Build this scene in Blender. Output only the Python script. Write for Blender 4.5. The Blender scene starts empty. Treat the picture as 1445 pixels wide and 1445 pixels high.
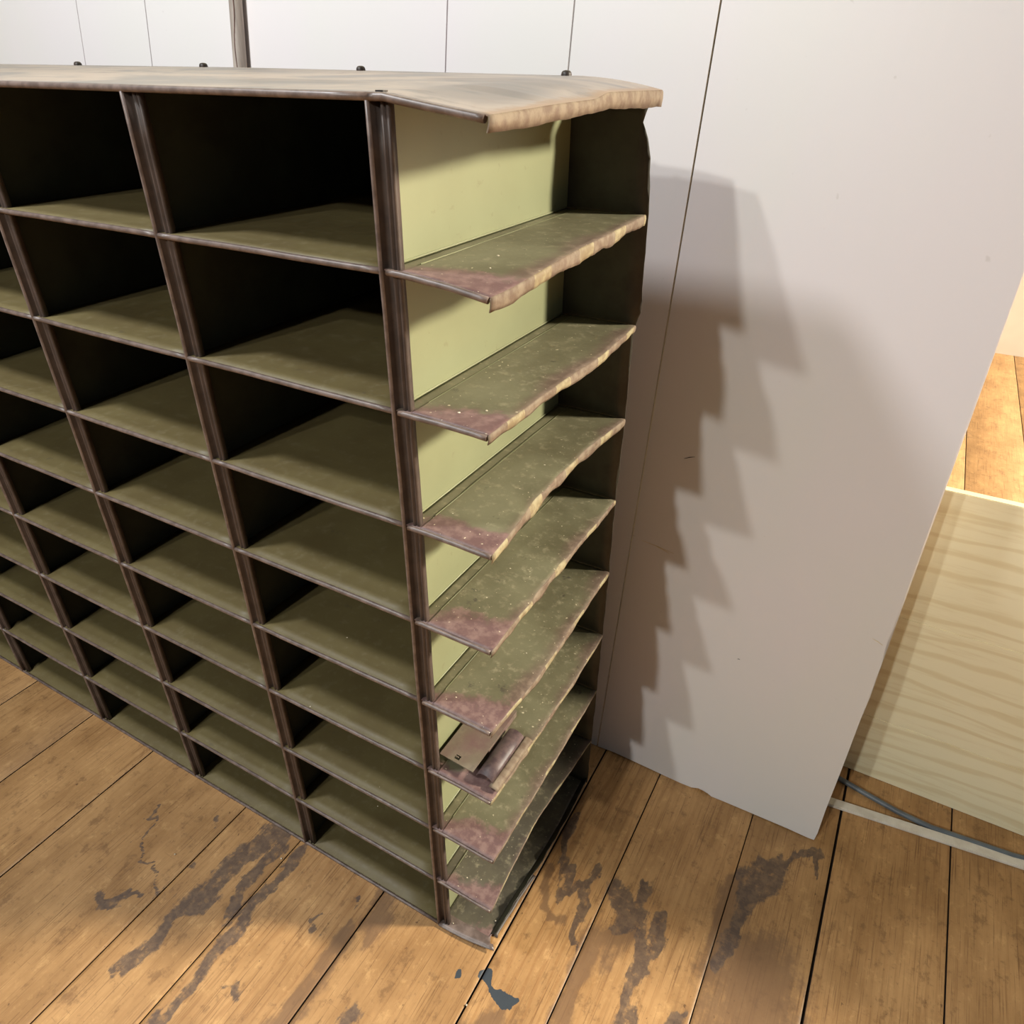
import bpy, bmesh, math, random
import numpy as np
from mathutils import Vector, Matrix

random.seed(7)
S = bpy.context.scene
COL = S.collection

# ------------------------------------------------------------------ camera
cam_d = bpy.data.cameras.new('camera')
cam = bpy.data.objects.new('camera', cam_d)
COL.objects.link(cam)
S.camera = cam
cam_d.sensor_width = 36.0
cam_d.lens = 36.0 * 1001.773 / 1445.0
cam_d.clip_start = 0.02
R_ = ((0.87255, 0.48846, 0.00794), (-0.26632, 0.46199, 0.84595), (-0.40954, 0.74025, -0.53320))
mw = Matrix.Identity(4)
for i in range(3):
    mw[i][0] = R_[0][i]
    mw[i][1] = R_[1][i]
    mw[i][2] = -R_[2][i]
    mw[i][3] = (0.46243, -0.56375, 1.37003)[i]
cam.matrix_world = mw

# ------------------------------------------------------------------ world, lamps, exposure
W = bpy.data.worlds.new('room_air')
S.world = W
W.use_nodes = True
W.node_tree.nodes['Background'].inputs[0].default_value = (0.88, 0.95, 1.0, 1)
W.node_tree.nodes['Background'].inputs[1].default_value = 0.095


def lamp(name, loc, power, radius, col):
    d = bpy.data.lights.new(name, 'POINT')
    d.energy = power
    d.shadow_soft_size = radius
    d.color = col
    o = bpy.data.objects.new(name, d)
    o.location = loc
    COL.objects.link(o)


lamp('ceiling_lamp', (-1.06, -3.60, 3.48), 178, 0.07, (0.97, 1.0, 0.96))
lamp('ceiling_lamp', (-0.56, -4.43, 3.61), 300, 0.08, (0.99, 1.0, 0.95))
lamp('pendant_lamp', (-0.95, -0.60, 2.60), 112, 0.13, (0.97, 0.985, 1.0))
lamp('ceiling_lamp', (5.1, 2.85, 3.3), 3100, 0.32, (1.0, 0.92, 0.76))

S.view_settings.view_transform = 'Standard'
S.view_settings.look = 'None'
S.view_settings.gamma = 1.0
S.view_settings.use_curve_mapping = False
S.view_settings.exposure = 0.0

# ------------------------------------------------------------------ node helpers


def lin(r, g, b):
    f = lambda c: ((c / 255.0) / 12.92 if c / 255.0 <= 0.04045 else ((c / 255.0 + 0.055) / 1.055) ** 2.4)
    return (f(r), f(g), f(b), 1.0)


class NT:
    def __init__(self, name):
        self.m = bpy.data.materials.new(name)
        self.m.use_nodes = True
        self.t = self.m.node_tree
        self.b = self.t.nodes['Principled BSDF']
        self.co = self.n('ShaderNodeTexCoord').outputs['Object']

    def n(self, kind):
        return self.t.nodes.new(kind)

    def put(self, sock, v):
        if hasattr(v, 'is_output'):
            self.t.links.new(v, sock)
        else:
            sock.default_value = v

    def math(self, op, a, b=0.0, clamp=False):
        x = self.n('ShaderNodeMath')
        x.operation = op
        x.use_clamp = clamp
        self.put(x.inputs[0], a)
        self.put(x.inputs[1], b)
        return x.outputs[0]

    def scale(self, sx, sy, sz, vec=None, off=None):
        x = self.n('ShaderNodeMapping')
        self.put(x.inputs['Vector'], vec if vec is not None else self.co)
        x.inputs['Scale'].default_value = (sx, sy, sz)
        if off is not None:
            self.put(x.inputs['Location'], off)
        return x.outputs[0]

    def noise(self, vec, scale, detail=4.0, rough=0.55, dist=0.0):
        x = self.n('ShaderNodeTexNoise')
        self.put(x.inputs['Vector'], vec)
        x.inputs['Scale'].default_value = scale
        x.inputs['Detail'].default_value = detail
        x.inputs['Roughness'].default_value = rough
        x.inputs['Distortion'].default_value = dist
        return x.outputs[0]

    def ramp(self, v, lo, hi):
        x = self.n('ShaderNodeMapRange')
        x.interpolation_type = 'SMOOTHSTEP'
        self.put(x.inputs['Value'], v)
        self.put(x.inputs['From Min'], lo)
        self.put(x.inputs['From Max'], hi)
        return x.outputs[0]

    def mix(self, f, a, b, mode='MIX'):
        x = self.n('ShaderNodeMix')
        x.data_type = 'RGBA'
        x.blend_type = mode
        self.put(x.inputs[0], f)
        self.put(x.inputs[6], a)
        self.put(x.inputs[7], b)
        return x.outputs[2]

    def xyz(self, vec=None):
        x = self.n('ShaderNodeSeparateXYZ')
        self.put(x.inputs[0], vec if vec is not None else self.co)
        return x.outputs

    def bump(self, h, strength, dist=0.001):
        x = self.n('ShaderNodeBump')
        self.put(x.inputs['Height'], h)
        x.inputs['Strength'].default_value = strength
        x.inputs['Distance'].default_value = dist
        self.t.links.new(x.outputs[0], self.b.inputs['Normal'])

    def attr(self, name):
        x = self.n('ShaderNodeAttribute')
        x.attribute_name = name
        return x

    def out(self, colour, rough=0.6, metal=0.0, spec=0.5):
        self.put(self.b.inputs['Base Color'], colour)
        self.put(self.b.inputs['Roughness'], rough)
        self.put(self.b.inputs['Metallic'], metal)
        self.put(self.b.inputs['Specular IOR Level'], spec)
        return self.m


# ------------------------------------------------------------------ materials
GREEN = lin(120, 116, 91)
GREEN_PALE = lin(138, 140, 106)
RUST = lin(104, 78, 75)


def m_shelf_paint(name, base, dirty, rusty):
    k = NT(name)
    x, y, z = k.xyz()
    big = k.noise(k.scale(1, 1, 3.1), 9, 5, 0.6)
    fine = k.noise(k.scale(1, 1, 1), 70, 6, 0.65)
    c = k.mix(k.ramp(big, 0.3, 0.7), base, dirty)
    c = k.mix(k.math('MULTIPLY', k.ramp(fine, 0.5, 0.75), 0.42 if rusty else 0.12), c, lin(178, 168, 138))
    c = k.mix(k.math('MULTIPLY', k.ramp(k.noise(k.scale(1, 1, 1), 34, 5, 0.7), 0.63, 0.72), 0.8 if rusty else 0.35), c, lin(74, 68, 58))
    rough = k.math('ADD', 0.38, k.math('MULTIPLY', fine, 0.3))
    if rusty:
        # rust creeping in from the front hem, widest at the torn right end
        reach = k.math('ADD', 0.012, k.math('MULTIPLY', k.math('MAXIMUM', x, 0.0), 0.42))
        w = k.math('ADD', reach, k.math('MULTIPLY', k.math('SUBTRACT', big, 0.5), 0.11))
        w = k.math('ADD', w, k.math('MULTIPLY', k.math('SUBTRACT', fine, 0.5), 0.05))
        f = k.ramp(k.math('SUBTRACT', w, y), -0.008, 0.014)
        edge = k.math('ADD', k.math('SUBTRACT', x, 0.112), k.math('MULTIPLY', k.math('SUBTRACT', big, 0.5), 0.06))
        f = k.math('MAXIMUM', f, k.math('MULTIPLY', k.ramp(edge, -0.012, 0.012), 0.6))
        rc = k.mix(k.ramp(fine, 0.4, 0.65), RUST, lin(128, 102, 95))
        c = k.mix(f, c, rc)
        sp = k.ramp(k.noise(k.scale(1, 1, 1), 190, 2, 0.5), 0.715, 0.745)
        c = k.mix(k.math('MULTIPLY', sp, 0.8), c, lin(214, 200, 170))
    k.bump(fine, 0.25, 0.0008)
    return k.out(c, rough)


M_STUB = m_shelf_paint('worn_green_shelf_paint', GREEN, lin(100, 95, 72), True)
M_DIRTY_SHADED = m_shelf_paint('dirty_shaded_shelf_paint', lin(98, 92, 76), lin(72, 66, 58), True)  # grey dirt, with the shade of the lowest rows mixed into its colour
M_CELL = m_shelf_paint('olive_shelf_paint', lin(112, 100, 64), lin(102, 89, 56), False)


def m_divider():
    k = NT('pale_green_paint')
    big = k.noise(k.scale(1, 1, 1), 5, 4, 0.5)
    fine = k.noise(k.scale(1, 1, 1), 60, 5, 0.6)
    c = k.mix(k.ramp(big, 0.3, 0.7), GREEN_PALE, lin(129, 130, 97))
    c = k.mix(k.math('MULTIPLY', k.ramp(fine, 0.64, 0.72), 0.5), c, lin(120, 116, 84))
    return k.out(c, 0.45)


M_DIV = m_divider()



def m_plain(name, a, b, scale, rough, metal=0.0, spec=0.5, bump=0.0):
    k = NT(name)
    f = k.noise(k.co, scale, 5, 0.6)
    if bump:
        k.bump(f, bump)
    return k.out(k.mix(k.ramp(f, 0.35, 0.65), a, b), rough, metal, spec)


M_HEM = m_plain('brown_worn_metal', lin(96, 81, 74), lin(124, 107, 99), 55, 0.42, 0.0, 0.6, 0.15)
M_FLANGE = m_plain('brown_flange', lin(66, 54, 48), lin(80, 66, 59), 40, 0.5)
M_CHAN_SHADE = m_plain('shaded_brown_channel', lin(58, 46, 40), lin(74, 60, 52), 40, 0.6)  # shade inside the folded channel, painted as a darker brown
M_LIP = m_plain('rusty_tan_edge', lin(130, 115, 97), lin(106, 87, 72), 70, 0.7, 0, 0.3, 0.3)
M_LIPG = m_plain('green_tan_edge', lin(160, 149, 116), lin(128, 111, 84), 60, 0.65, 0, 0.3, 0.3)
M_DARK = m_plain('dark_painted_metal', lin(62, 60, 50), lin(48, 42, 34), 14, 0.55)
M_BOLT = m_plain('black_brown_bolt', lin(58, 44, 36), lin(34, 28, 24), 120, 0.5)
M_DIV_SHADED = m_plain('shaded_inner_divider', lin(64, 66, 56), lin(54, 55, 47), 10, 0.85, 0, 0.15)  # shaded copy of the divider paint: darkness of the left cells put into the colour
M_PURPLE = m_plain('purple_brown_steel', lin(76, 60, 62), lin(100, 82, 80), 90, 0.5, 0, 0.5, 0.3)
M_GREY = m_plain('grey_tube', lin(110, 118, 124), lin(96, 102, 108), 20, 0.4)
M_STRIP = m_plain('off_white_strip', lin(236, 230, 218), lin(222, 214, 200), 30, 0.5)
M_CORE = m_plain('cream_board_core', lin(226, 212, 178), lin(206, 188, 150), 60, 0.8)
M_CRUMB = m_plain('plaster_crumb', lin(232, 220, 200), lin(210, 196, 170), 90, 0.9)
M_CABLE = m_plain('brown_crack_fill', lin(112, 84, 74), lin(92, 68, 60), 60, 0.6)


def m_top():
    k = NT('dusty_top_metal')
    a = k.noise(k.scale(1.0, 1.6, 1), 5, 6, 0.6, 0.8)
    f = k.noise(k.co, 60, 5, 0.6)
    x, y, z = k.xyz()
    c = k.mix(k.ramp(a, 0.42, 0.62), lin(148, 136, 129), lin(118, 114, 115))
    c = k.mix(k.math('MULTIPLY', k.ramp(k.noise(k.scale(1, 2, 1, None, (3, 1, 0)), 12, 5, 0.6), 0.58, 0.72), 0.6), c, lin(92, 89, 92))
    for cx, cy, rx, ry in ((.05, .13, .055, .10), (.0, .25, .10, .06), (-.2, .12, .12, .05)):
        dd = k.math('ADD', k.math('POWER', k.math('DIVIDE', k.math('SUBTRACT', x, cx), rx), 2.0), k.math('POWER', k.math('DIVIDE', k.math('SUBTRACT', y, cy), ry), 2.0))
        dd = k.math('ADD', dd, k.math('MULTIPLY', k.math('SUBTRACT', a, 0.5), 3.0))
        c = k.mix(k.math('MULTIPLY', k.ramp(dd, 1.2, 0.3), 0.55), c, lin(92, 90, 94))
    edge = k.math('SUBTRACT', k.math('ADD', x, k.math('MULTIPLY', f, 0.03)), 0.128)
    c = k.mix(k.math('MULTIPLY', k.ramp(edge, -0.006, 0.006), 0.8), c, lin(138, 116, 98))
    c = k.mix(k.math('MULTIPLY', k.ramp(f, 0.56, 0.7), 0.35), c, lin(126, 100, 84))
    k.bump(f, 0.2, 0.0008)
    return k.out(c, 0.5)


M_TOP = m_top()


def m_white():
    k = NT('white_painted_board')
    big = k.noise(k.scale(1, 1, 0.5), 3.0, 4, 0.5)
    streak = k.noise(k.scale(60, 60, 2.0), 1.0, 3, 0.6)
    c = k.mix(k.ramp(big, 0.35, 0.65), lin(226, 219, 219), lin(224, 220, 216))
    spot = k.ramp(k.noise(k.co, 45, 2, 0.4), 0.74, 0.80)
    c = k.mix(k.math('MULTIPLY', spot, 0.25), c, lin(170, 160, 148))
    h = k.math('ADD', streak, k.math('MULTIPLY', k.noise(k.co, 16, 3, 0.5), 0.6))
    k.bump(h, 0.12, 0.002)
    return k.out(c, 0.42, 0, 0.4)


M_WHITE = m_white()


def m_floor():
    k = NT('old_pine_boards')
    pl = k.attr('plank').outputs['Fac']
    st = k.attr('stain').outputs['Color']
    sx = k.n('ShaderNodeSeparateColor')
    k.put(sx.inputs[0], st)
    off = k.n('ShaderNodeCombineXYZ')
    k.put(off.inputs[0], k.math('MULTIPLY', pl, 37.0))
    k.put(off.inputs[1], k.math('MULTIPLY', pl, 91.0))
    p = k.n('ShaderNodeVectorMath')
    p.operation = 'ADD'
    k.put(p.inputs[0], k.co)
    k.put(p.inputs[1], off.outputs[0])
    p = p.outputs[0]
    grain = k.noise(k.scale(150, 5, 1, p), 1.0, 6, 0.65, 0.4)
    w = k.n('ShaderNodeTexWave')
    w.wave_type = 'BANDS'
    w.bands_direction = 'X'
    k.put(w.inputs['Vector'], k.scale(1, 0.16, 1, p))
    w.inputs['Scale'].default_value = 18
    w.inputs['Distortion'].default_value = 9.0
    w.inputs['Detail'].default_value = 3.0
    w.inputs['Detail Scale'].default_value = 1.2
    wave = w.outputs['Fac']
    blot = k.noise(k.scale(1.6, 0.8, 1, p), 7.0, 5, 0.6)
    fine = k.noise(p, 60, 5, 0.7)
    c = k.mix(k.ramp(blot, 0.3, 0.7), lin(198, 153, 101), lin(168, 126, 79))
    c = k.mix(k.math('MULTIPLY', k.ramp(wave, 0.6, 1.0), k.math('ADD', 0.10, k.math('MULTIPLY', k.ramp(pl, 0.45, 0.8), 0.30))), c, lin(146, 98, 54))
    hair = k.noise(k.scale(420, 7, 1, p), 1.0, 3, 0.6, 0.2)
    c = k.mix(k.math('MULTIPLY', k.ramp(hair, 0.56, 0.68), 0.6), c, lin(104, 68, 38))
    mott = k.noise(k.scale(1.0, 0.7, 1, p), 30, 6, 0.75)
    c = k.mix(k.math('MULTIPLY', k.ramp(mott, 0.53, 0.66), 0.55), c, lin(118, 84, 52))
    c = k.mix(k.math('MULTIPLY', k.ramp(mott, 0.46, 0.32), 0.35), c, lin(232, 186, 126))
    pit = k.ramp(k.noise(k.scale(1.0, 0.55, 1, p), 95, 3, 0.6), 0.68, 0.73)
    c = k.mix(k.math('MULTIPLY', pit, 0.7), c, lin(92, 62, 40))
    scr = k.noise(k.scale(14, 160, 1, p), 1.0, 3, 0.6, 0.6)
    c = k.mix(k.math('MULTIPLY', k.ramp(scr, 0.66, 0.74), 0.30), c, lin(116, 84, 54))
    c = k.mix(k.math('MULTIPLY', k.ramp(grain, 0.52, 0.74), 0.45), c, lin(128, 86, 48))
    c = k.mix(k.math('MULTIPLY', k.ramp(fine, 0.60, 0.72), 0.45), c, lin(112, 78, 48))
    c = k.mix(k.math('MULTIPLY', k.ramp(k.noise(p, 24, 5, 0.7), 0.60, 0.70), 0.45), c, lin(120, 88, 58))
    # whole boards differ a little
    hv = k.n('ShaderNodeHueSaturation')
    k.put(hv.inputs['Color'], c)
    k.put(hv.inputs['Value'], k.math('ADD', 0.88, k.math('MULTIPLY', pl, 0.22)))
    c = hv.outputs[0]
    wob = k.math('ADD', k.math('MULTIPLY', k.math('SUBTRACT', k.noise(p, 40, 6, 0.7), 0.5), 0.9),
                 k.math('MULTIPLY', k.math('SUBTRACT', grain, 0.5), 0.5))
    fb = k.ramp(k.math('ADD', sx.outputs[1], wob), 0.35, 0.75)
    c = k.mix(k.math('MULTIPLY', fb, 0.75), c, lin(122, 92, 66))
    fg = k.ramp(k.math('ADD', sx.outputs[0], wob), 0.42, 0.62)
    gc = k.mix(k.ramp(fine, 0.4, 0.65), lin(78, 66, 62), lin(112, 92, 76))
    c = k.mix(k.math('MULTIPLY', fg, k.math('SUBTRACT', 0.84, k.math('MULTIPLY', k.ramp(k.noise(p, 55, 5, 0.7), 0.5, 0.7), 0.5))), c, gc)
    fl = k.ramp(k.math('ADD', sx.outputs[2], k.math('MULTIPLY', wob, 0.6)), 0.49, 0.53)
    c = k.mix(fl, c, lin(62, 68, 74))
    k.bump(k.math('ADD', grain, fine), 0.25, 0.0012)
    return k.out(c, k.math('ADD', 0.36, k.math('MULTIPLY', fine, 0.25)), 0, 0.5)


M_FLOOR = m_floor()
M_GAP = m_plain('dark_floor_gap', lin(58, 40, 26), lin(40, 27, 18), 30, 0.9)


def m_ply():
    k = NT('pale_plywood')
    w = k.n('ShaderNodeTexWave')
    w.bands_direction = 'Z'
    k.put(w.inputs['Vector'], k.scale(0.25, 1, 1))
    w.inputs['Scale'].default_value = 7
    w.inputs['Distortion'].default_value = 9
    w.inputs['Detail'].default_value = 3
    g = k.noise(k.scale(3, 3, 40), 2.0, 4, 0.6)
    c = k.mix(k.math('MULTIPLY', k.ramp(w.outputs['Fac'], 0.75, 1.0), 0.5), lin(250, 240, 204), lin(226, 206, 158))
    c = k.mix(k.math('MULTIPLY', k.ramp(g, 0.5, 0.75), 0.4), c, lin(222, 200, 150))
    return k.out(c, 0.55)


M_PLY = m_ply()
M_FAR = m_plain('far_white_wall', lin(224, 220, 212), lin(216, 210, 202), 2, 0.6)


def m_pole():
    k = NT('grey_weathered_pole')
    g = k.noise(k.scale(40, 40, 2.5), 1.0, 5, 0.6)
    c = k.mix(k.ramp(g, 0.35, 0.65), lin(186, 172, 160), lin(150, 138, 128))
    k.bump(g, 0.3, 0.002)
    return k.out(c, 0.6)


M_POLE = m_pole()

# ------------------------------------------------------------------ object helpers


def obj(name, bm, mats, parent=None, smooth=False):
    me = bpy.data.meshes.new(name)
    bm.normal_update()
    bm.to_mesh(me)
    bm.free()
    for m in (mats if isinstance(mats, (list, tuple)) else [mats]):
        me.materials.append(m)
    if smooth:
        for f in me.polygons:
            f.use_smooth = True
    o = bpy.data.objects.new(name, me)
    COL.objects.link(o)
    if parent:
        o.parent = parent
    return o


def tag(o, label, cat, group=None):
    o['label'] = label
    o['category'] = cat
    if group:
        o['group'] = group
    return o


def thing(name, label, cat, loc=(0, 0, 0), group=None):
    o = bpy.data.objects.new(name, None)
    COL.objects.link(o)
    o.location = loc
    o.empty_display_size = 0.05
    return tag(o, label, cat, group)


def struct(o):
    o['kind'] = 'structure'
    return o


def box(bm, x0, x1, y0, y1, z0, z1, mi=0):
    vs = [bm.verts.new((x, y, z)) for x in (x0, x1) for y in (y0, y1) for z in (z0, z1)]
    for q in ((0, 1, 3, 2), (4, 6, 7, 5), (0, 4, 5, 1), (2, 3, 7, 6), (0, 2, 6, 4), (1, 5, 7, 3)):
        f = bm.faces.new([vs[i] for i in q])
        f.material_index = mi
    return vs


def tube(bm, pts, r, n=10, mi=0, caps=True):
    pts = [Vector(p) for p in pts]
    rings = []
    for i, p in enumerate(pts):
        d = (pts[min(i + 1, len(pts) - 1)] - pts[max(i - 1, 0)]).normalized()
        a = d.cross(Vector((0, 0, 1)))
        if a.length < 1e-3:
            a = d.cross(Vector((0, 1, 0)))
        a.normalize()
        b = d.cross(a)
        rr = r[i] if isinstance(r, (list, tuple)) else r
        rings.append([bm.verts.new(p + rr * (math.cos(t) * a + math.sin(t) * b))
                      for t in (2 * math.pi * j / n for j in range(n))])
    for A, B in zip(rings, rings[1:]):
        for j in range(n):
            f = bm.faces.new((A[j], A[(j + 1) % n], B[(j + 1) % n], B[j]))
            f.smooth = True
            f.material_index = mi
    if caps:
        for ring in (rings[0], rings[-1]):
            f = bm.faces.new(ring)
            f.material_index = mi


def sheet(bm, P, t, mi_fn=None, smooth=True):
    """P[i][j] grid of points -> a closed sheet of thickness t (downwards / along -normal)."""
    nu, nv = len(P), len(P[0])
    V = [[Vector(P[i][j]) for j in range(nv)] for i in range(nu)]
    N = [[None] * nv for _ in range(nu)]
    for i in range(nu):
        for j in range(nv):
            a = V[min(i + 1, nu - 1)][j] - V[max(i - 1, 0)][j]
            b = V[i][min(j + 1, nv - 1)] - V[i][max(j - 1, 0)]
            n = a.cross(b)
            N[i][j] = n.normalized() if n.length > 1e-12 else Vector((0, 0, 1))
    T = [[bm.verts.new(V[i][j]) for j in range(nv)] for i in range(nu)]
    B = [[bm.verts.new(V[i][j] - N[i][j] * t) for j in range(nv)] for i in range(nu)]
    for i in range(nu - 1):
        for j in range(nv - 1):
            mi = mi_fn(i, j) if mi_fn else 0
            f = bm.faces.new((T[i][j], T[i + 1][j], T[i + 1][j + 1], T[i][j + 1]))
            f.material_index = mi
            f.smooth = smooth
            f = bm.faces.new((B[i][j], B[i][j + 1], B[i + 1][j + 1], B[i + 1][j]))
            f.material_index = mi
            f.smooth = smooth
    for i in range(nu - 1):
        for j, s in ((0, 1), (nv - 1, -1)):
            q = (T[i][j], B[i][j], B[i + 1][j], T[i + 1][j])
            f = bm.faces.new(q if s > 0 else q[::-1])
            f.material_index = mi_fn(i, min(j, nv - 2)) if mi_fn else 0
    for j in range(nv - 1):
        for i, s in ((0, -1), (nu - 1, 1)):
            q = (T[i][j], B[i][j], B[i][j + 1], T[i][j + 1])
            f = bm.faces.new(q if s > 0 else q[::-1])
            f.material_index = mi_fn(min(i, nu - 2), j) if mi_fn else 0


def interp(tab, x):
    xs = [a for a, b in tab]
    ys = [b for a, b in tab]
    return float(np.interp(x, xs, ys))


def wob(s, seed, amp, freq):
    return amp * (math.sin(s * freq + seed * 1.7) + 0.6 * math.sin(s * freq * 2.3 + seed * 3.1)
                  + 0.35 * math.sin(s * freq * 5.1 + seed * 0.9)) / 1.95


# ================================================================== STRUCTURE
# ---- floor: boards running away from the camera, with open gaps between them
seams = [-3.2, -2.95, -2.7, -2.42, -2.2, -1.98, -1.72, -1.48, -1.26, -1.03, -0.807, -0.504, -0.345, -0.127,
         0.119, 0.253, 0.463, 0.629, 0.84, 1.06, 1.27, 1.5, 1.72, 1.95, 2.2, 2.5, 2.8, 3.1, 3.5, 3.9, 4.3, 4.8, 5.4, 6.0]
gapw = {-0.807: .003, -0.504: .0025, -0.345: .0022, -0.127: .003, 0.119: .0035, 0.253: .0025, 0.463: .002, 0.629: .005}

GREY = [  # polyline, radius(ces): dark grey-purple stains
    ([(-.445, -.345), (-.438, -.286), (-.448, -.248), (-.44, -.197), (-.425, -.151), (-.417, -.085), (-.401, -.003)],
     [.016, .016, .013, .024, .026, .02, .026]),
    ([(-.352, -.16), (-.368, -.118), (-.368, -.066), (-.374, -.02)], [.016, .012, .009, .014]),
    ([(-.334, -.016), (-.328, -.13), (-.324, -.192), (-.314, -.283), (-.326, -.37)], [.011, .012, .013, .014, .008]),
    ([(.135, .332), (.148, .237)], [.012, .009]), ([(.148, .237), (.185, .174)], [.009, .011]),
    ([(.185, .174), (.21, .209), (.219, .249)], [.009, .012, .010]),
    ([(.21, .209), (.222, .16), (.24, .09)], [.010, .012, .006]),
    ([(.276, .232), (.305, .206), (.294, .16)], [.025, .036, .018]),
    ([(.318, .28), (.311, .206), (.336, .147)], [.010, .022, .016]),
    ([(.365, .223), (.362, .136)], [.012, .014]),
    ([(.336, .147), (.358, .12), (.362, .059), (.368, .0), (.37, -.05)], [.014, .018, .013, .016, .018]),
    ([(.53, .43), (.507, .384), (.489, .336)], [.026, .034, .018]),
    ([(.489, .336), (.486, .255), (.475, .187)], [.012, .012, .011]),
    ([(.53, .44), (.575, .49), (.6, .50)], [.014, .010, .016]), ([(.585, .49), (.6, .465), (.618, .438)], [.008, .007, .004]),
    ([(-.25, -.261)], [.014]), ([(-.047, -.192)], [.024]), ([(-.205, -.1)], [.010]), ([(-.199, -.124)], [.010]),
    ([(-.166, -.055)], [.007]), ([(-.533, -.068)], [.010]), ([(-.50, -.15)], [.010]),
    ([(.452, .075), (.44, .05)], [.012, .02]),
    ([(-.67, -.09), (-.632, -.179), (-.605, -.199), (-.56, -.2), (-.51, -.218)], [.003, .004, .004, .004, .004]),
    ([(-.60, -.27), (-.54, -.25)], [.012, .008]),
]
BROWN = [
    ([(-.138, -.10), (-.134, -.198), (-.142, -.28)], [.018, .022, .02]),
    ([(-.105, -.06), (-.12, -.015)], [.03, .02]),
    ([(.28, .11), (.31, .14)], [.035, .03]), ([(.545, .22), (.56, .1), (.56, -.1)], [.08, .1, .12]),
    ([(.176, -.085), (.165, -.14)], [.026, .04]),
    ([(.48, .35), (.47, .16)], [.03, .025]), 
    ([(.265, .09), (.275, .0), (.27, -.1)], [.022, .018, .014]), ([(.13, .2), (.16, .13), (.2, .12)], [.012, .012, .01]),
]
BLUE = [([(.123, -.036), (.134, -.046)], [.011, .008]), ([(.140, -.048), (.148, -.049)], [.006, .005]),
        ([(.160, -.051), (.175, -.054), (.189, -.044)], [.012, .012, .006]), ([(.081, -.06)], [.0065])]


def vnoise(X, Y, s, seed):
    r = np.random.RandomState(seed).rand(256, 256)
    x, y = X * s + 40.3, Y * s + 40.7
    i, j = np.floor(x).astype(int), np.floor(y).astype(int)
    u, v = x - i, y - j
    u, v = u * u * (3 - 2 * u), v * v * (3 - 2 * v)
    g = lambda a, b: r[a % 256, b % 256]
    return (g(i, j) * (1 - u) + g(i + 1, j) * u) * (1 - v) + (g(i, j + 1) * (1 - u) + g(i + 1, j + 1) * u) * v - 0.5


def fbm(X, Y, s, seed):
    return sum(vnoise(X, Y, s * 2 ** k, seed + k) * 0.55 ** k for k in range(5))


def field(X, Y, strokes, amp=0.022):
    X0, Y0 = X, Y
    X = X0 + amp * fbm(X0, Y0 * 0.5, 38, 11)
    Y = Y0 + amp * 1.8 * fbm(X0, Y0 * 0.5, 38, 71)
    out = np.zeros_like(X)
    for pts, rad in strokes:
        segs = list(zip(pts, pts[1:], rad, rad[1:])) if len(pts) > 1 else [(pts[0], pts[0], rad[0], rad[0])]
        for (ax, ay), (bx, by), ra, rb in segs:
            dx, dy = bx - ax, by - ay
            L = dx * dx + dy * dy
            t = np.clip(((X - ax) * dx + (Y - ay) * dy) / L, 0, 1) if L > 0 else np.zeros_like(X)
            d = np.hypot(X - ax - t * dx, Y - ay - t * dy)
            r = ra + t * (rb - ra)
            out = np.maximum(out, np.clip(1.0 - 0.5 * d / r, 0, 1))
    return out


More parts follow.
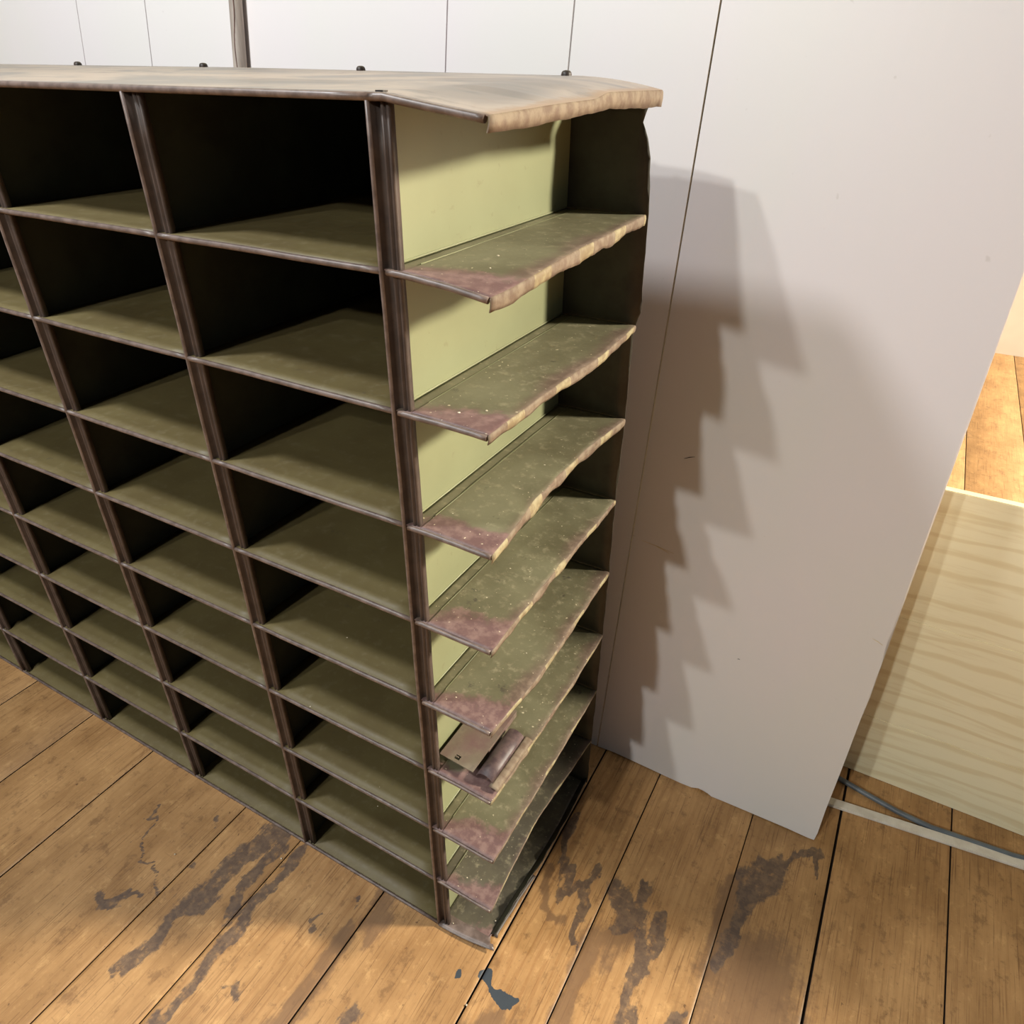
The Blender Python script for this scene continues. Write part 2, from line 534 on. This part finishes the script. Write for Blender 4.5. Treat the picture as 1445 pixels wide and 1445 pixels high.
def build_floor():
    verts, faces, mi, plank = [], [], [], []
    base = 0

    def grid(xs, ys, pid):
        nonlocal base
        nx, ny = len(xs), len(ys)
        XX, YY = np.meshgrid(xs, ys, indexing='ij')
        ZZ = np.zeros_like(XX)
        # eased edges of a worn board
        ZZ[0, :] -= 0.0012
        ZZ[-1, :] -= 0.0012
        verts.append(np.stack([XX.ravel(), YY.ravel(), ZZ.ravel()], 1))
        plank.append(np.full(nx * ny, pid))
        i, j = np.meshgrid(np.arange(nx - 1), np.arange(ny - 1), indexing='ij')
        a = (i * ny + j).ravel() + base
        faces.append(np.stack([a, a + ny, a + ny + 1, a + 1], 1))
        mi.append(np.zeros(len(a), int))
        base += nx * ny
        # flanks
        for side in (0, nx - 1):
            q = np.array([[xs[side], ys[0], -.0012], [xs[side], ys[-1], -.0012], [xs[side], ys[-1], -.015], [xs[side], ys[0], -.015]])
            verts.append(q)
            plank.append(np.full(4, pid))
            faces.append(np.array([[base, base + 1, base + 2, base + 3]]))
            mi.append(np.ones(1, int))
            base += 4

    rng = np.random.RandomState(3)
    for a, b in zip(seams, seams[1:]):
        ga, gb = gapw.get(a, .003) / 2, gapw.get(b, .003) / 2
        x0, x1 = a + ga, b - gb
        pid = rng.rand()
        if -1.1 < a and b < 0.9:
            n = max(3, int((x1 - x0) / 0.004))
            xs = np.concatenate([[x0], np.linspace(x0 + .002, x1 - .002, n), [x1]])
            grid(xs, np.linspace(-0.75, 0.76, 380), pid)
            for yy in ((-5.5, -0.75), (0.76, 4.2)):
                grid(np.array([x0, x0 + .002, x1 - .002, x1]), np.linspace(yy[0], yy[1], 12), pid)
        else:
            grid(np.array([x0, x0 + .002, x1 - .002, x1]), np.linspace(-5.5, 4.2, 20), pid)
    verts.append(np.array([[-3.2, -5.5, -.014], [6, -5.5, -.014], [6, 4.2, -.014], [-3.2, 4.2, -.014]], float))
    plank.append(np.zeros(4))
    faces.append(np.array([[base, base + 1, base + 2, base + 3]]))
    mi.append(np.ones(1, int))
    V = np.concatenate(verts)
    Fc = np.concatenate(faces)
    me = bpy.data.meshes.new('floor')
    me.vertices.add(len(V))
    me.vertices.foreach_set('co', V.astype(np.float32).ravel())
    me.loops.add(Fc.size)
    me.loops.foreach_set('vertex_index', Fc.astype(np.int32).ravel())
    me.polygons.add(len(Fc))
    me.polygons.foreach_set('loop_start', np.arange(0, Fc.size, 4, dtype=np.int32))
    me.polygons.foreach_set('material_index', np.concatenate(mi).astype(np.int32))
    me.materials.append(M_FLOOR)
    me.materials.append(M_GAP)
    me.update(calc_edges=True)
    at = me.attributes.new('plank', 'FLOAT', 'POINT')
    at.data.foreach_set('value', np.concatenate(plank).astype(np.float32))
    st = me.attributes.new('stain', 'FLOAT_COLOR', 'POINT')
    X, Y = V[:, 0], V[:, 1]
    C = np.stack([field(X, Y, GREY), field(X, Y, BROWN), field(X, Y, BLUE, 0.009), np.ones(len(V))], 1)
    st.data.foreach_set('color', C.astype(np.float32).ravel())
    o = bpy.data.objects.new('floor', me)
    COL.objects.link(o)
    return struct(o)


build_floor()

# ---- plywood wall behind the leaning boards, and the far wall of the room beyond its end
bm = bmesh.new()
zs = [0.0, 0.175, 0.86, 1.55, 2.4, 3.6]
for z0, z1 in zip(zs, zs[1:]):
    box(bm, -3.2, 0.57, 0.757, 0.775, z0 + 0.0012, z1 - 0.0012)
struct(obj('wall_back', bm, M_PLY))
# low plywood half wall to the right of it
bm = bmesh.new()
zs = [0.0, 0.175, 0.45, 0.74]
for z0, z1 in zip(zs, zs[1:]):
    box(bm, 0.5712, 2.6, 0.757, 0.775, z0 + 0.0012, z1 - 0.0012)
box(bm, 0.5712, 2.6, 0.7585, 0.7735, 0.0, 0.74)
struct(obj('wall_right', bm, M_PLY))
bm = bmesh.new()
box(bm, -3.2, 6.0, 4.2, 4.25, 0, 3.9)
struct(obj('wall_far', bm, M_FAR))
# white strip along the floor by the opening
bm = bmesh.new()
vs = box(bm, 0.50, 1.30, 0.628, 0.650, 0.0, 0.008)
for v in vs:
    v.co.y += (v.co.x - 0.6) * 0.11
bmesh.ops.bevel(bm, geom=[e for e in bm.edges], offset=0.0015, segments=2, affect='EDGES')
struct(obj('trim_1', bm, M_STRIP))

# ---- leaning white boards (bottoms at y=0.527, leaning 8 degrees back onto the plywood)
LEAN = math.radians(-8.0)


def flat_board(name, outline, t, edge_from):
    """outline in the board's own plane (x along, z up the slope), front face at local y=0."""
    bm = bmesh.new()
    f_ = [bm.verts.new((x, 0, z)) for x, z in outline]
    b_ = [bm.verts.new((x, t, z)) for x, z in outline]
    bm.faces.new(f_)
    bm.faces.new(b_[::-1])
    n = len(outline)
    for i in range(n):
        fc = bm.faces.new((f_[i], b_[i], b_[(i + 1) % n], f_[(i + 1) % n]))
        fc.material_index = 1
    bmesh.ops.triangulate(bm, faces=[f for f in bm.faces if len(f.verts) > 4])
    o = obj(name, bm, [M_WHITE, M_CORE])
    o.location = (0, 0.527, 0.004)
    o.rotation_euler = (LEAN, 0, 0)
    return o


pan = [(0.0975, -0.002), (0.14, 0.001), (0.175, 0.0), (0.224, -0.001), (0.262, -0.003), (0.301, -0.004), (0.326, -0.003),
       (0.334, 0.001), (0.341, 0.003), (0.352, 0.003), (0.362, 0.0), (0.371, -0.004), (0.40, -0.003), (0.459, -0.002), (0.533, -0.001),
       (0.575, -0.002), (0.588, -0.001), (0.590, 0.02), (0.5895, 0.09), (0.5915, 0.20), (0.592, 0.30), (0.5945, 0.38), (0.593, 0.425),
       (0.594, 0.452), (0.5915, 0.477), (0.5925, 0.497), (0.5905, 0.505), (0.5918, 0.54), (0.5915, 0.7), (0.592, 1.59), (0.0975, 1.59)]
o = flat_board('wall_panel', pan, 0.006, 0)
tag(o, 'wide plain white painted panel leaning at the right, rough bottom edge on the floorboards', 'panel')


for x0_, w0_, x1_, w1_, m_ in ((.117, .557, .186, .549, M_CORE), (.150, .553, .178, .546, M_CORE), (.171, .748, .190, .756, M_DARK), (.566, .500, .585, .493, M_CORE), (.352, .362, .357, .363, M_DARK)):
    bm = bmesh.new()
    tube(bm, [(x0_, -0.0001, w0_), ((x0_ + x1_) / 2, -0.0001, (w0_ + w1_) / 2 + .001), (x1_, -0.0001, w1_)], [.0003, .0008, .0003], 6)
    obj('scratch', bm, m_, o)


def grooved_sheet():
    bm = bmesh.new()
    # cross-section across x with square grooves, extruded up the slope
    gr = [-0.146, -0.395, -0.918, -1.205, -1.45]
    x0, x1, t, gw, gd = -1.9, 0.0945, 0.008, 0.0028, 0.005
    prof = [(x1, 0.0)]
    for g in gr:
        prof += [(g + gw / 2, 0.0), (g + gw / 2 - .0004, gd), (g - gw / 2 + .0004, gd), (g - gw / 2, 0.0)]
    prof += [(x0, 0.0), (x0, t), (x1, t)]
    lo = [bm.verts.new((x, y, -0.002)) for x, y in prof]
    hi = [bm.verts.new((x, y, 1.59)) for x, y in prof]
    n = len(prof)
    for i in range(n):
        bm.faces.new((lo[i], hi[i], hi[(i + 1) % n], lo[(i + 1) % n]))
    a = bm.faces.new(lo)
    b = bm.faces.new(hi[::-1])
    bmesh.ops.triangulate(bm, faces=[a, b])
    bmesh.ops.recalc_face_normals(bm, faces=bm.faces[:])
    o = obj('panelling_sheet', bm, M_WHITE)
    o.location = (0, 0.527, 0.004)
    o.rotation_euler = (LEAN, 0, 0)
    return o


tag(grooved_sheet(), 'white sheet of grooved board panelling standing behind the metal cabinet', 'panelling')

# ================================================================== THE CABINET
H = 0.15            # pitch of the shelves
PW = 0.331          # pitch of the dividers
DEP = 0.418
NCOL = 5
cab = thing('pigeonhole_cabinet', 'tall green and brown sheet metal pigeonhole cabinet with its right side torn off', 'cabinet')

# ---- height of the top sheet: crowned, bent down at its torn right corner
TR = [(0.0, 1.3355), (.06, 1.3372), (.121, 1.3392), (.213, 1.3408), (.245, 1.3462), (.333, 1.3458), (.418, 1.3450)]
LB = [(0.0, 1.3228), (.06, 1.3225), (.122, 1.3252), (.163, 1.3263), (.252, 1.3303), (.367, 1.327), (.418, 1.327)]


def top_z(x, y):
    v = y / DEP
    front = 1.349
    back = 1.3625 if x < -0.6 else float(np.interp(x, [-.6, 0.0], [1.3625, 1.3585]))
    zc = front + (back - front) * v ** 0.9
    if x > 0.012:
        u = (x - 0.012) / (0.1255 - 0.012)
        z0 = 1.3505 + (1.3582 - 1.3505) * v
        z1 = interp(TR, y)
        return z0 + (z1 - z0) * u ** (0.9 if v < .3 else 1.8)
    return zc


# ---- dividers: a sheet front to back with a folded brown edge at the front
prof = [(0.0, 0.004), (-0.0012, 0.0015), (-0.0004, -0.0012), (0.0016, -0.0012), (0.0026, 0.001), (0.0036, 0.0065), (0.0075, 0.0105),
        (0.0105, 0.0085), (0.0122, 0.0045), (0.0142, 0.0045), (0.0152, 0.0095), (0.0165, 0.0095), (0.0175, 0.0055), (0.0195, 0.0055),
        (0.0203, 0.0075), (0.0200, 0.013), (0.0042, 0.016), (0.0030, 0.016), (0.0030, 0.0145)]


def divider(x, end=False):
    bm = bmesh.new()
    ysd = [0.0135 + (DEP - 0.0145) * j / 12 for j in range(13)]
    P = [[(x + 0.0030, y, z if z < 1.3 else top_z(x, y) - 0.0008) for y in ysd] for z in (0.004, 0.4, 0.8, 1.2, 9 * H)]
    sheet(bm, [r[::-1] for r in P][::-1], 0.0012, None, False)
    d = obj('divider', bm, M_DIV if x > -0.1 else M_DIV_SHADED, cab)
    bm = bmesh.new()
    z0, z1 = 0.004, 9 * H - 0.004
    nz = 28
    rows = []
    for i in range(nz + 1):
        z = z0 + (z1 - z0) * i / nz
        dx = wob(z, x * 5 + 1, 0.0008, 14)
        rows.append([bm.verts.new((x + a + dx, b, z)) for a, b in prof])
    for A, B in zip(rows, rows[1:]):
        for j in range(len(prof) - 1):
            f = bm.faces.new((A[j], A[j + 1], B[j + 1], B[j]))
            f.smooth = True
            f.material_index = 1 if 4 <= j <= 7 or 10 <= j <= 11 else (2 if j > 7 else 0)
    bmesh.ops.recalc_face_normals(bm, faces=bm.faces[:])
    e = obj('divider_edge', bm, [M_HEM, M_CHAN_SHADE, M_FLANGE], d)
    md = e.modifiers.new('thickness', 'SOLIDIFY')
    md.thickness = 0.0008
    md.offset = 0
    return d


for c in range(NCOL + 1):
    divider(-PW * c)

# ---- shelves of the whole compartments
HR = 0.0034


def cell_shelf(x0, x1, z, name='shelf'):
    bm = bmesh.new()
    sd = random.random() * 9
    ys = [0.003, 0.02, 0.08, 0.2, 0.32, DEP - 0.001]
    xs = [x0 + (x1 - x0) * i / 8 for i in range(9)]
    P = [[(x, y, z - 0.0004 - 0.0016 * math.sin(math.pi * (x - x0) / (x1 - x0)) * math.sin(math.pi * min(1, y / DEP)) ) for y in ys] for x in xs]
    sheet(bm, P, 0.0011)
    pts = [(x, 0.0018, z - HR + wob(x, sd, 0.0005, 17)) for x in np.linspace(x0 - 0.001, x1, 14)]
    tube(bm, pts, HR, 10, 1)
    return obj(name, bm, [M_CELL, M_HEM], cab)


for l in range(1, 9):
    for c in range(NCOL):
        cell_shelf(-PW * (c + 1) + 0.0032, -PW * c + 0.0016, (9 - l) * H)

# ---- torn right ends of the shelves
EDGE = {1: [(0, .124), (.06, .130), (.15, .131), (.25, .128), (.418, .121)], 2: [(0, .121), (.11, .1225), (.27, .131), (.418, .1225)],
        3: [(0, .1246), (.07, .119), (.14, .1122), (.275, .1104), (.35, .116), (.418, .122)], 4: [(0, .122), (.13, .1198), (.25, .119), (.418, .1187)],
        5: [(0, .120), (.124, .1295), (.26, .125), (.418, .1197)], 6: [(0, .1188), (.145, .123), (.28, .124), (.418, .1203)],
        7: [(0, .1215), (.16, .1217), (.418, .119)], 8: [(0, .1155), (.1, .108), (.2, .104), (.418, .1186)]}
LIPH = {1: .0135, 2: .011, 3: .013, 4: .010, 5: .0095, 6: .007, 7: .006, 8: .004}
SAG = {1: .0115, 2: .003, 3: .0035, 4: .002, 5: .003, 6: .005, 7: .003, 8: .003}
DENT = {1: [(.17, .006, .025), (.29, .004, .02)], 2: [(.21, .006, .03)], 3: [(.13, .008, .022), (.21, .007, .02), (.30, .004, .02)],
        4: [(.14, .007, .018), (.21, .008, .02), (.05, .003, .02)], 5: [(.13, .003, .03), (.25, .006, .02)], 6: [(.11, .008, .014), (.2, .004, .02), (.28, .004, .02)],
        7: [(.2, .004, .02), (.29, .005, .016)], 8: [(.27, .004, .02)]}


def dents(l, y):
    return sum(a * math.exp(-((y - c) / w) ** 2) for c, a, w in DENT.get(l, []))


def stub_shelf(l):
    z = (9 - l) * H
    bm = bmesh.new()
    ny, nx = 56, 14
    us = [0.0, 0.06, 0.158, 0.165, 0.171] + [0.171 + 0.829 * i / nx for i in range(0, nx + 1)][0:0] + [0.18] + [0.18 + 0.82 * i / nx for i in range(1, nx + 1)]
    ys = [0.002 + (DEP - 0.004) * j / ny for j in range(ny + 1)]
    P = []
    for iu, u in enumerate(us):
        col = []
        for y in ys:
            xe = interp(EDGE[l], y) - 0.5 * dents(l, y) + wob(y, l, 0.0007, 60)
            x = 0.0034 + (xe - 0.0034) * u
            fr = math.exp(-(y / 0.11) ** 2)
            zz = z - SAG[l] * (max(0, u) ** 1.6) * fr - 0.35 * dents(l, y) * u ** 3
            zz += wob(y + u * 0.1, l * 2, 0.0008, 22) * u
            if iu <= 3:
                zz -= 0.0012
            col.append((x, y, zz))
        P.append(col)
    # rolled lip hanging from the torn edge
    L = LIPH[l]
    last = P[-1]
    for k, (dx, dz) in enumerate(((0.0012, 0.10), (0.0018, 0.35), (0.0014, 0.7), (0.0004, 1.0))):
        col = []
        for j, y in enumerate(ys):
            hh = L * (1 + 0.16 * wob(y, l * 3 + 1, 1, 30) + 0.06 * wob(y, l * 7 + 2, 1, 130)) + 0.4 * dents(l, y)
            x0, y0, z0 = last[j]
            flare = 0.5 * dents(l, y) * dz
            col.append((x0 + dx + flare, y0 - (0.002 if j == 0 else 0), z0 - hh * dz))
        P.append(col)
    nflat = len(us) - 1
    sheet(bm, P, 0.0011, lambda i, j: 0 if i < nflat else (2 if (l * 7 + j // 5) % 3 else 3))
    tube(bm, [(0.0044, y, z + 0.0002) for y in np.linspace(0.022, DEP - .003, 12)], 0.0015, 6, 4)
    tube(bm, [(0.0236, y, z - 0.0005) for y in np.linspace(0.035, DEP - .003, 12)], 0.0007, 6, 4)
    o = obj('shelf_end', bm, [M_STUB if l < 8 else M_DIRTY_SHADED, M_HEM, M_LIP, M_LIPG, M_DIV], cab)
    o['label'] = 'rusted torn green shelf end with a ragged lip'
    # front hem of the end piece
    bm = bmesh.new()
    pts = []
    for i in range(15):
        u = i / 14
        x = 0.0075 + (interp(EDGE[l], 0) - 0.0085) * u
        pts.append((x, 0.001, z - SAG[l] * u ** 1.6 - HR + wob(x, l, 0.0004, 60)))
    tube(bm, pts, HR if l < 6 else 0.0026, 10)
    obj('hem', bm, M_HEM, o)


for l in range(1, 9):
    stub_shelf(l)

# ---- bottom
bm = bmesh.new()
xl = -PW * NCOL
P = [[(x, y, 0.004) for y in (0.002, 0.03, 0.1, 0.25, DEP)] for x in np.linspace(xl, 0.0, 18)]
sheet(bm, P, 0.0012)
tube(bm, [(x, 0.001, 0.0032) for x in np.linspace(xl, 0.003, 24)], 0.0030, 10, 1)
obj('bottom_panel', bm, [M_CELL, M_HEM], cab)
bm = bmesh.new()
ys = np.linspace(-0.004, 0.45, 50)
BE = [(-.004, .118), (.012, .106), (.025, .0985), (.06, .100), (.148, .1045), (.22, .109), (.30, .111), (.38, .1085), (.45, .108)]
P = []
for u in np.linspace(0, 1, 14):
    col = []
    for y in ys:
        xe = interp(BE, y) + wob(y, 4, 0.0012, 45)
        yy = y + (0.010 * u ** 2 if y < 0.01 else 0)
        col.append((0.0032 + (xe - 0.0032) * u, yy, 0.005 + 0.004 * u ** 2 * math.exp(-(y / .03) ** 2)))
    P.append(col)
sheet(bm, P, 0.0012, lambda i, j: 0 if j > 2 else 1)
o = obj('bottom_end', bm, [M_DIRTY_SHADED, M_HEM], cab)
# flange lying on the floor beside the torn edge, and the upright remains of the side panel
bm = bmesh.new()
P = []
for u in (0, .5, 1):
    P.append([(interp(BE, y) + 0.001 + u * (0.016 + wob(y, 9, .003, 30)) * (0.6 if y < .2 else .35), y + 0.012, 0.0025 - 0.001 * u) for y in np.linspace(.02, .16, 24)])
sheet(bm, P, 0.0008)
obj('torn_flange', bm, M_FLANGE, o)
bm = bmesh.new()
P = []
for w in (0, .4, .75, 1):
    col = []
    for y in np.linspace(.03, .42, 60):
        hgt = 0.012 + 0.006 * wob(y, 2, 1, 40) + 0.003 * wob(y, 5, 1, 110)
        col.append((interp(BE, y) - 0.003 + 0.012 * w, y, 0.0055 + max(.004, hgt) * w))
    P.append(col)
sheet(bm, P, 0.001)
o2 = obj('torn_side_strip', bm, M_DARK, cab)
o2['label'] = 'dark ragged strip left of the missing side panel'

# ---- back panel with a ragged right edge
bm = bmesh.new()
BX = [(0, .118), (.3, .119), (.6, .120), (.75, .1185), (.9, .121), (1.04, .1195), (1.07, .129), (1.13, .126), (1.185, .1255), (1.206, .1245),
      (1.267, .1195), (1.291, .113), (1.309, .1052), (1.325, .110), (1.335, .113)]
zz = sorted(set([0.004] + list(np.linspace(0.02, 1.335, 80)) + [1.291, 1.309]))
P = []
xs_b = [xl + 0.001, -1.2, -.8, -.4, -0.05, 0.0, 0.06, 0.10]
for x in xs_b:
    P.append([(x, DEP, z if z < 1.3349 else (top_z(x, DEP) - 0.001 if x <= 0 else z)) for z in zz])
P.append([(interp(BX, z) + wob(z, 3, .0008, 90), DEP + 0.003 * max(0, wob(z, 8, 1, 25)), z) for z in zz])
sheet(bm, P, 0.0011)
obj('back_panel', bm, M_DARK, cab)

# ---- top: crowned sheet, bent down where its right corner is torn free
bm = bmesh.new()
xs = list(np.linspace(xl, -0.02, 20)) + [0.0, 0.012] + list(np.linspace(0.025, 0.1255, 12))
ys = list(np.linspace(0.0, DEP + 0.003, 46))
P = [[(x + (wob(y, 2, .0006, 50) if x > .12 else 0), y, top_z(x, y)) for y in ys] for x in xs]
nflat = len(P) - 1
for dx, w in ((.0012, .12), (.0016, .5), (.0006, 1.0)):
    P.append([(0.1255 + dx, y - (0.003 * w if j == 0 else 0), top_z(.1255, y) + (interp(LB, y) + wob(y, 6, .0006, 90) - interp(TR, y)) * w) for j, y in enumerate(ys)])
sheet(bm, P, 0.0012, lambda i, j: 0 if i < nflat else 2)
tube(bm, [(x, 0.001, top_z(x, 0) - 0.0034) for x in np.linspace(xl, 0.010, 30)], 0.0036, 10, 1)
tp = obj('top_panel', bm, [M_TOP, M_HEM, M_LIP], cab)
bm = bmesh.new()
tube(bm, [(x, 0.0005, top_z(x, 0) - 0.0034) for x in np.linspace(0.004, 0.122, 16)], 0.0036, 10)
obj('hem', bm, M_HEM, tp)
# dark slot where the hem was cut
bm = bmesh.new()
box(bm, 0.008, 0.0165, 0.0045, 0.0115, top_z(.012, .008) - 0.001, top_z(.012, .008) + 0.0012)
obj('cut_slot', bm, M_BOLT, tp)

# ---- bolts along the back edge of the top
for x in (-.68, -.343, -.004, -1.02):
    bm = bmesh.new()
    zb = top_z(x, DEP)
    r = [.0065, .0070, .0064, .0048, .0020]
    hz = [-0.002, 0.0008, 0.0034, 0.0052, 0.0060]
    tube(bm, [(x, DEP - 0.004, zb + h) for h in hz], r, 14)
    obj('bolt', bm, M_BOLT, cab)

# ================================================================== SMALL THINGS
# ---- loose bent plate lying in the open end, third row from the bottom
zp = 3 * H
pl = thing('bent_metal_plate', 'loose purple brown bent metal plate with a small hole lying on a torn lower shelf', 'metal plate', (0.05, 0.08, zp))
# (children in world coordinates: undo the parent's offset)


def child(name, bm, mats, par):
    o = obj(name, bm, mats, par)
    o.matrix_parent_inverse = Matrix.Translation(-Vector(par.location))
    return o


M_PLATE = m_shelf_paint('rusting_plate_paint', lin(122, 116, 96), lin(112, 84, 82), False)
bm = bmesh.new()
ang = math.radians(2)
P = []
hx0, hx1, hy0, hy1 = 0.0355, 0.0445, 0.0315, 0.0395
xs = [0.0115, 0.02, 0.030, hx0, hx1, 0.052, 0.062, 0.0745]
ys = [0.026, hy0, hy1, 0.05, 0.08, 0.11, 0.14, 0.165]
T = [[bm.verts.new((x, y - 0.06 * (x - .0115), zp + 0.0115)) for y in ys] for x in xs]
Bv = [[bm.verts.new((x, y - 0.06 * (x - .0115), zp + 0.0102)) for y in ys] for x in xs]
hole = (3, 1)
for i in range(len(xs) - 1):
    for j in range(len(ys) - 1):
        if (i, j) == hole:
            for a, b in (((i, j), (i + 1, j)), ((i + 1, j), (i + 1, j + 1)), ((i + 1, j + 1), (i, j + 1)), ((i, j + 1), (i, j))):
                bm.faces.new((T[a[0]][a[1]], T[b[0]][b[1]], Bv[b[0]][b[1]], Bv[a[0]][a[1]]))
            continue
        bm.faces.new((T[i][j], T[i + 1][j], T[i + 1][j + 1], T[i][j + 1]))
        bm.faces.new((Bv[i][j], Bv[i][j + 1], Bv[i + 1][j + 1], Bv[i + 1][j]))
for i in range(len(xs) - 1):
    for j in (0, len(ys) - 1):
        bm.faces.new((T[i][j], Bv[i][j], Bv[i + 1][j], T[i + 1][j]))
for j in range(len(ys) - 1):
    for i in (0, len(xs) - 1):
        bm.faces.new((T[i][j], Bv[i][j], Bv[i][j + 1], T[i][j + 1]))
box(bm, 0.0355, 0.0415, 0.0335, 0.0353, zp + 0.0100, zp + 0.0120)
# legs down to the shelf at the far end and the right side
box(bm, 0.060, 0.0745, 0.150, 0.1515, zp - 0.0012, zp + 0.0104)
box(bm, 0.0115, 0.030, 0.158, 0.1595, zp - 0.0012, zp + 0.0104)
box(bm, 0.0730, 0.0742, 0.07, 0.16, zp - 0.0012, zp + 0.0104)
bmesh.ops.recalc_face_normals(bm, faces=bm.faces[:])
child('plate', bm, M_PLATE, pl)
bm = bmesh.new()
P = []
for i in range(9):
    a = math.pi * (0.06 + 0.80 * i / 8)
    P.append([(0.0935 - 0.0165 * math.cos(a), y - 0.002 * i / 8, zp - 0.001 + 0.0145 * math.sin(a)) for y in (0.026, 0.06, 0.09, 0.125)])
sheet(bm, P, 0.0013)
o = child('rolled_flap', bm, M_PURPLE, pl)
o['label'] = 'dark purple rolled flap'

# ---- edge of that shelf folded up over itself
bm = bmesh.new()
P = []
for k, (dx, dz) in enumerate(((0.0, 0.001), (-.004, .0042), (-.010, .0052), (-.0145, .0048))):
    P.append([(0.1195 + dx + 0.02 * (y - .02) + wob(y, 3 + k, .0007, 80), y, zp - .003 + dz) for y in np.linspace(0.018, 0.128, 24)])
sheet(bm, [r for r in P], 0.001)
obj('folded_strip', bm, M_LIP, cab)['label'] = 'strip of pale torn edge folded back over the shelf'

# ---- pole standing behind the cabinet
sl = math.tan(-LEAN)


def pole_pt(w, dx=0, dy=0):
    return (-0.902 + dx, 0.527 + w * math.sin(-LEAN) - 0.017 + dy, w * math.cos(LEAN))


bm = bmesh.new()
tube(bm, [pole_pt(w, 0.002 * math.sin(w * 3)) for w in np.linspace(0.004, 1.9, 24)], [0.0138 + 0.0004 * math.sin(i * 1.3) for i in range(24)], 20)
po = obj('pole', bm, M_POLE)
tag(po, 'grey weathered pole with a long crack standing behind the cabinet at the left', 'pole')
bm = bmesh.new()
pts = []
for i in range(60):
    w = 1.0 + 0.85 * i / 59
    a = 0.39 + 0.12 * math.sin(w * 26) + 0.08 * math.sin(w * 61)
    pts.append(pole_pt(w, 0.002 * math.sin(w * 3) + 0.0138 * math.sin(a), -0.0138 * math.cos(a)))
tube(bm, pts, 0.0012, 6)
obj('crack', bm, M_CABLE, po)

# ---- grey hose on the floor beyond the white strip
bm = bmesh.new()
tube(bm, [(0.45, 0.735, 0.006), (0.56, 0.722, 0.006), (0.61, 0.712, 0.006), (0.67, 0.698, 0.006), (0.735, 0.684, 0.006), (0.80, 0.678, 0.006), (0.95, 0.690, 0.006), (1.1, 0.72, 0.006)], 0.006, 12)
tag(obj('hose', bm, M_GREY), 'thin grey hose lying on the floor between the white strip and the plywood', 'hose')

# ---- crumbs of plaster scattered on the shelves and boards
bm = bmesh.new()
CR = {9: [(-.661, .011), (.026, .012), (.093, .055), (.03, .07)], 8: [(-.178, .066), (.012, .019), (.05, .03), (.07, .12)], 7: [(-.354, .1), (-.12, .02), (.07, .2)],
      6: [(-.407, .007), (-.469, .003), (-.239, .006), (.025, .006)], 5: [(-.174, .05), (.06, .11), (.045, .03), (.035, .02), (.09, .16)],
      4: [(.059, .162), (.059, .176), (.05, .185), (.03, .26)], 3: [(.039, .05), (.08, .22), (.085, .18)], 2: [(.067, .03), (.09, .05), (.05, .3)], 1: [(.09, .06), (.07, .11)]}
for l, c in CR.items():
    for x, y in c:
        r = random.uniform(.0009, .0017)
        m = Matrix.Translation((x, y, (9 - l) * H + r * 0.3 + (0.0055 if l == 9 else -0.0015))) @ Matrix.Diagonal((1.3, 1, .7, 1))
        bmesh.ops.create_icosphere(bm, subdivisions=1, radius=r, matrix=m)
for x, y in ((-.545, -.15), (.12, -.09), (-.35, .0 - .05)):
    bmesh.ops.create_icosphere(bm, subdivisions=1, radius=.0018, matrix=Matrix.Translation((x, y, .0012)))
o = obj('plaster_crumbs', bm, M_CRUMB)
tag(o, 'tiny pale plaster crumbs scattered over the shelves and floorboards', 'crumbs')
o['kind'] = 'stuff'
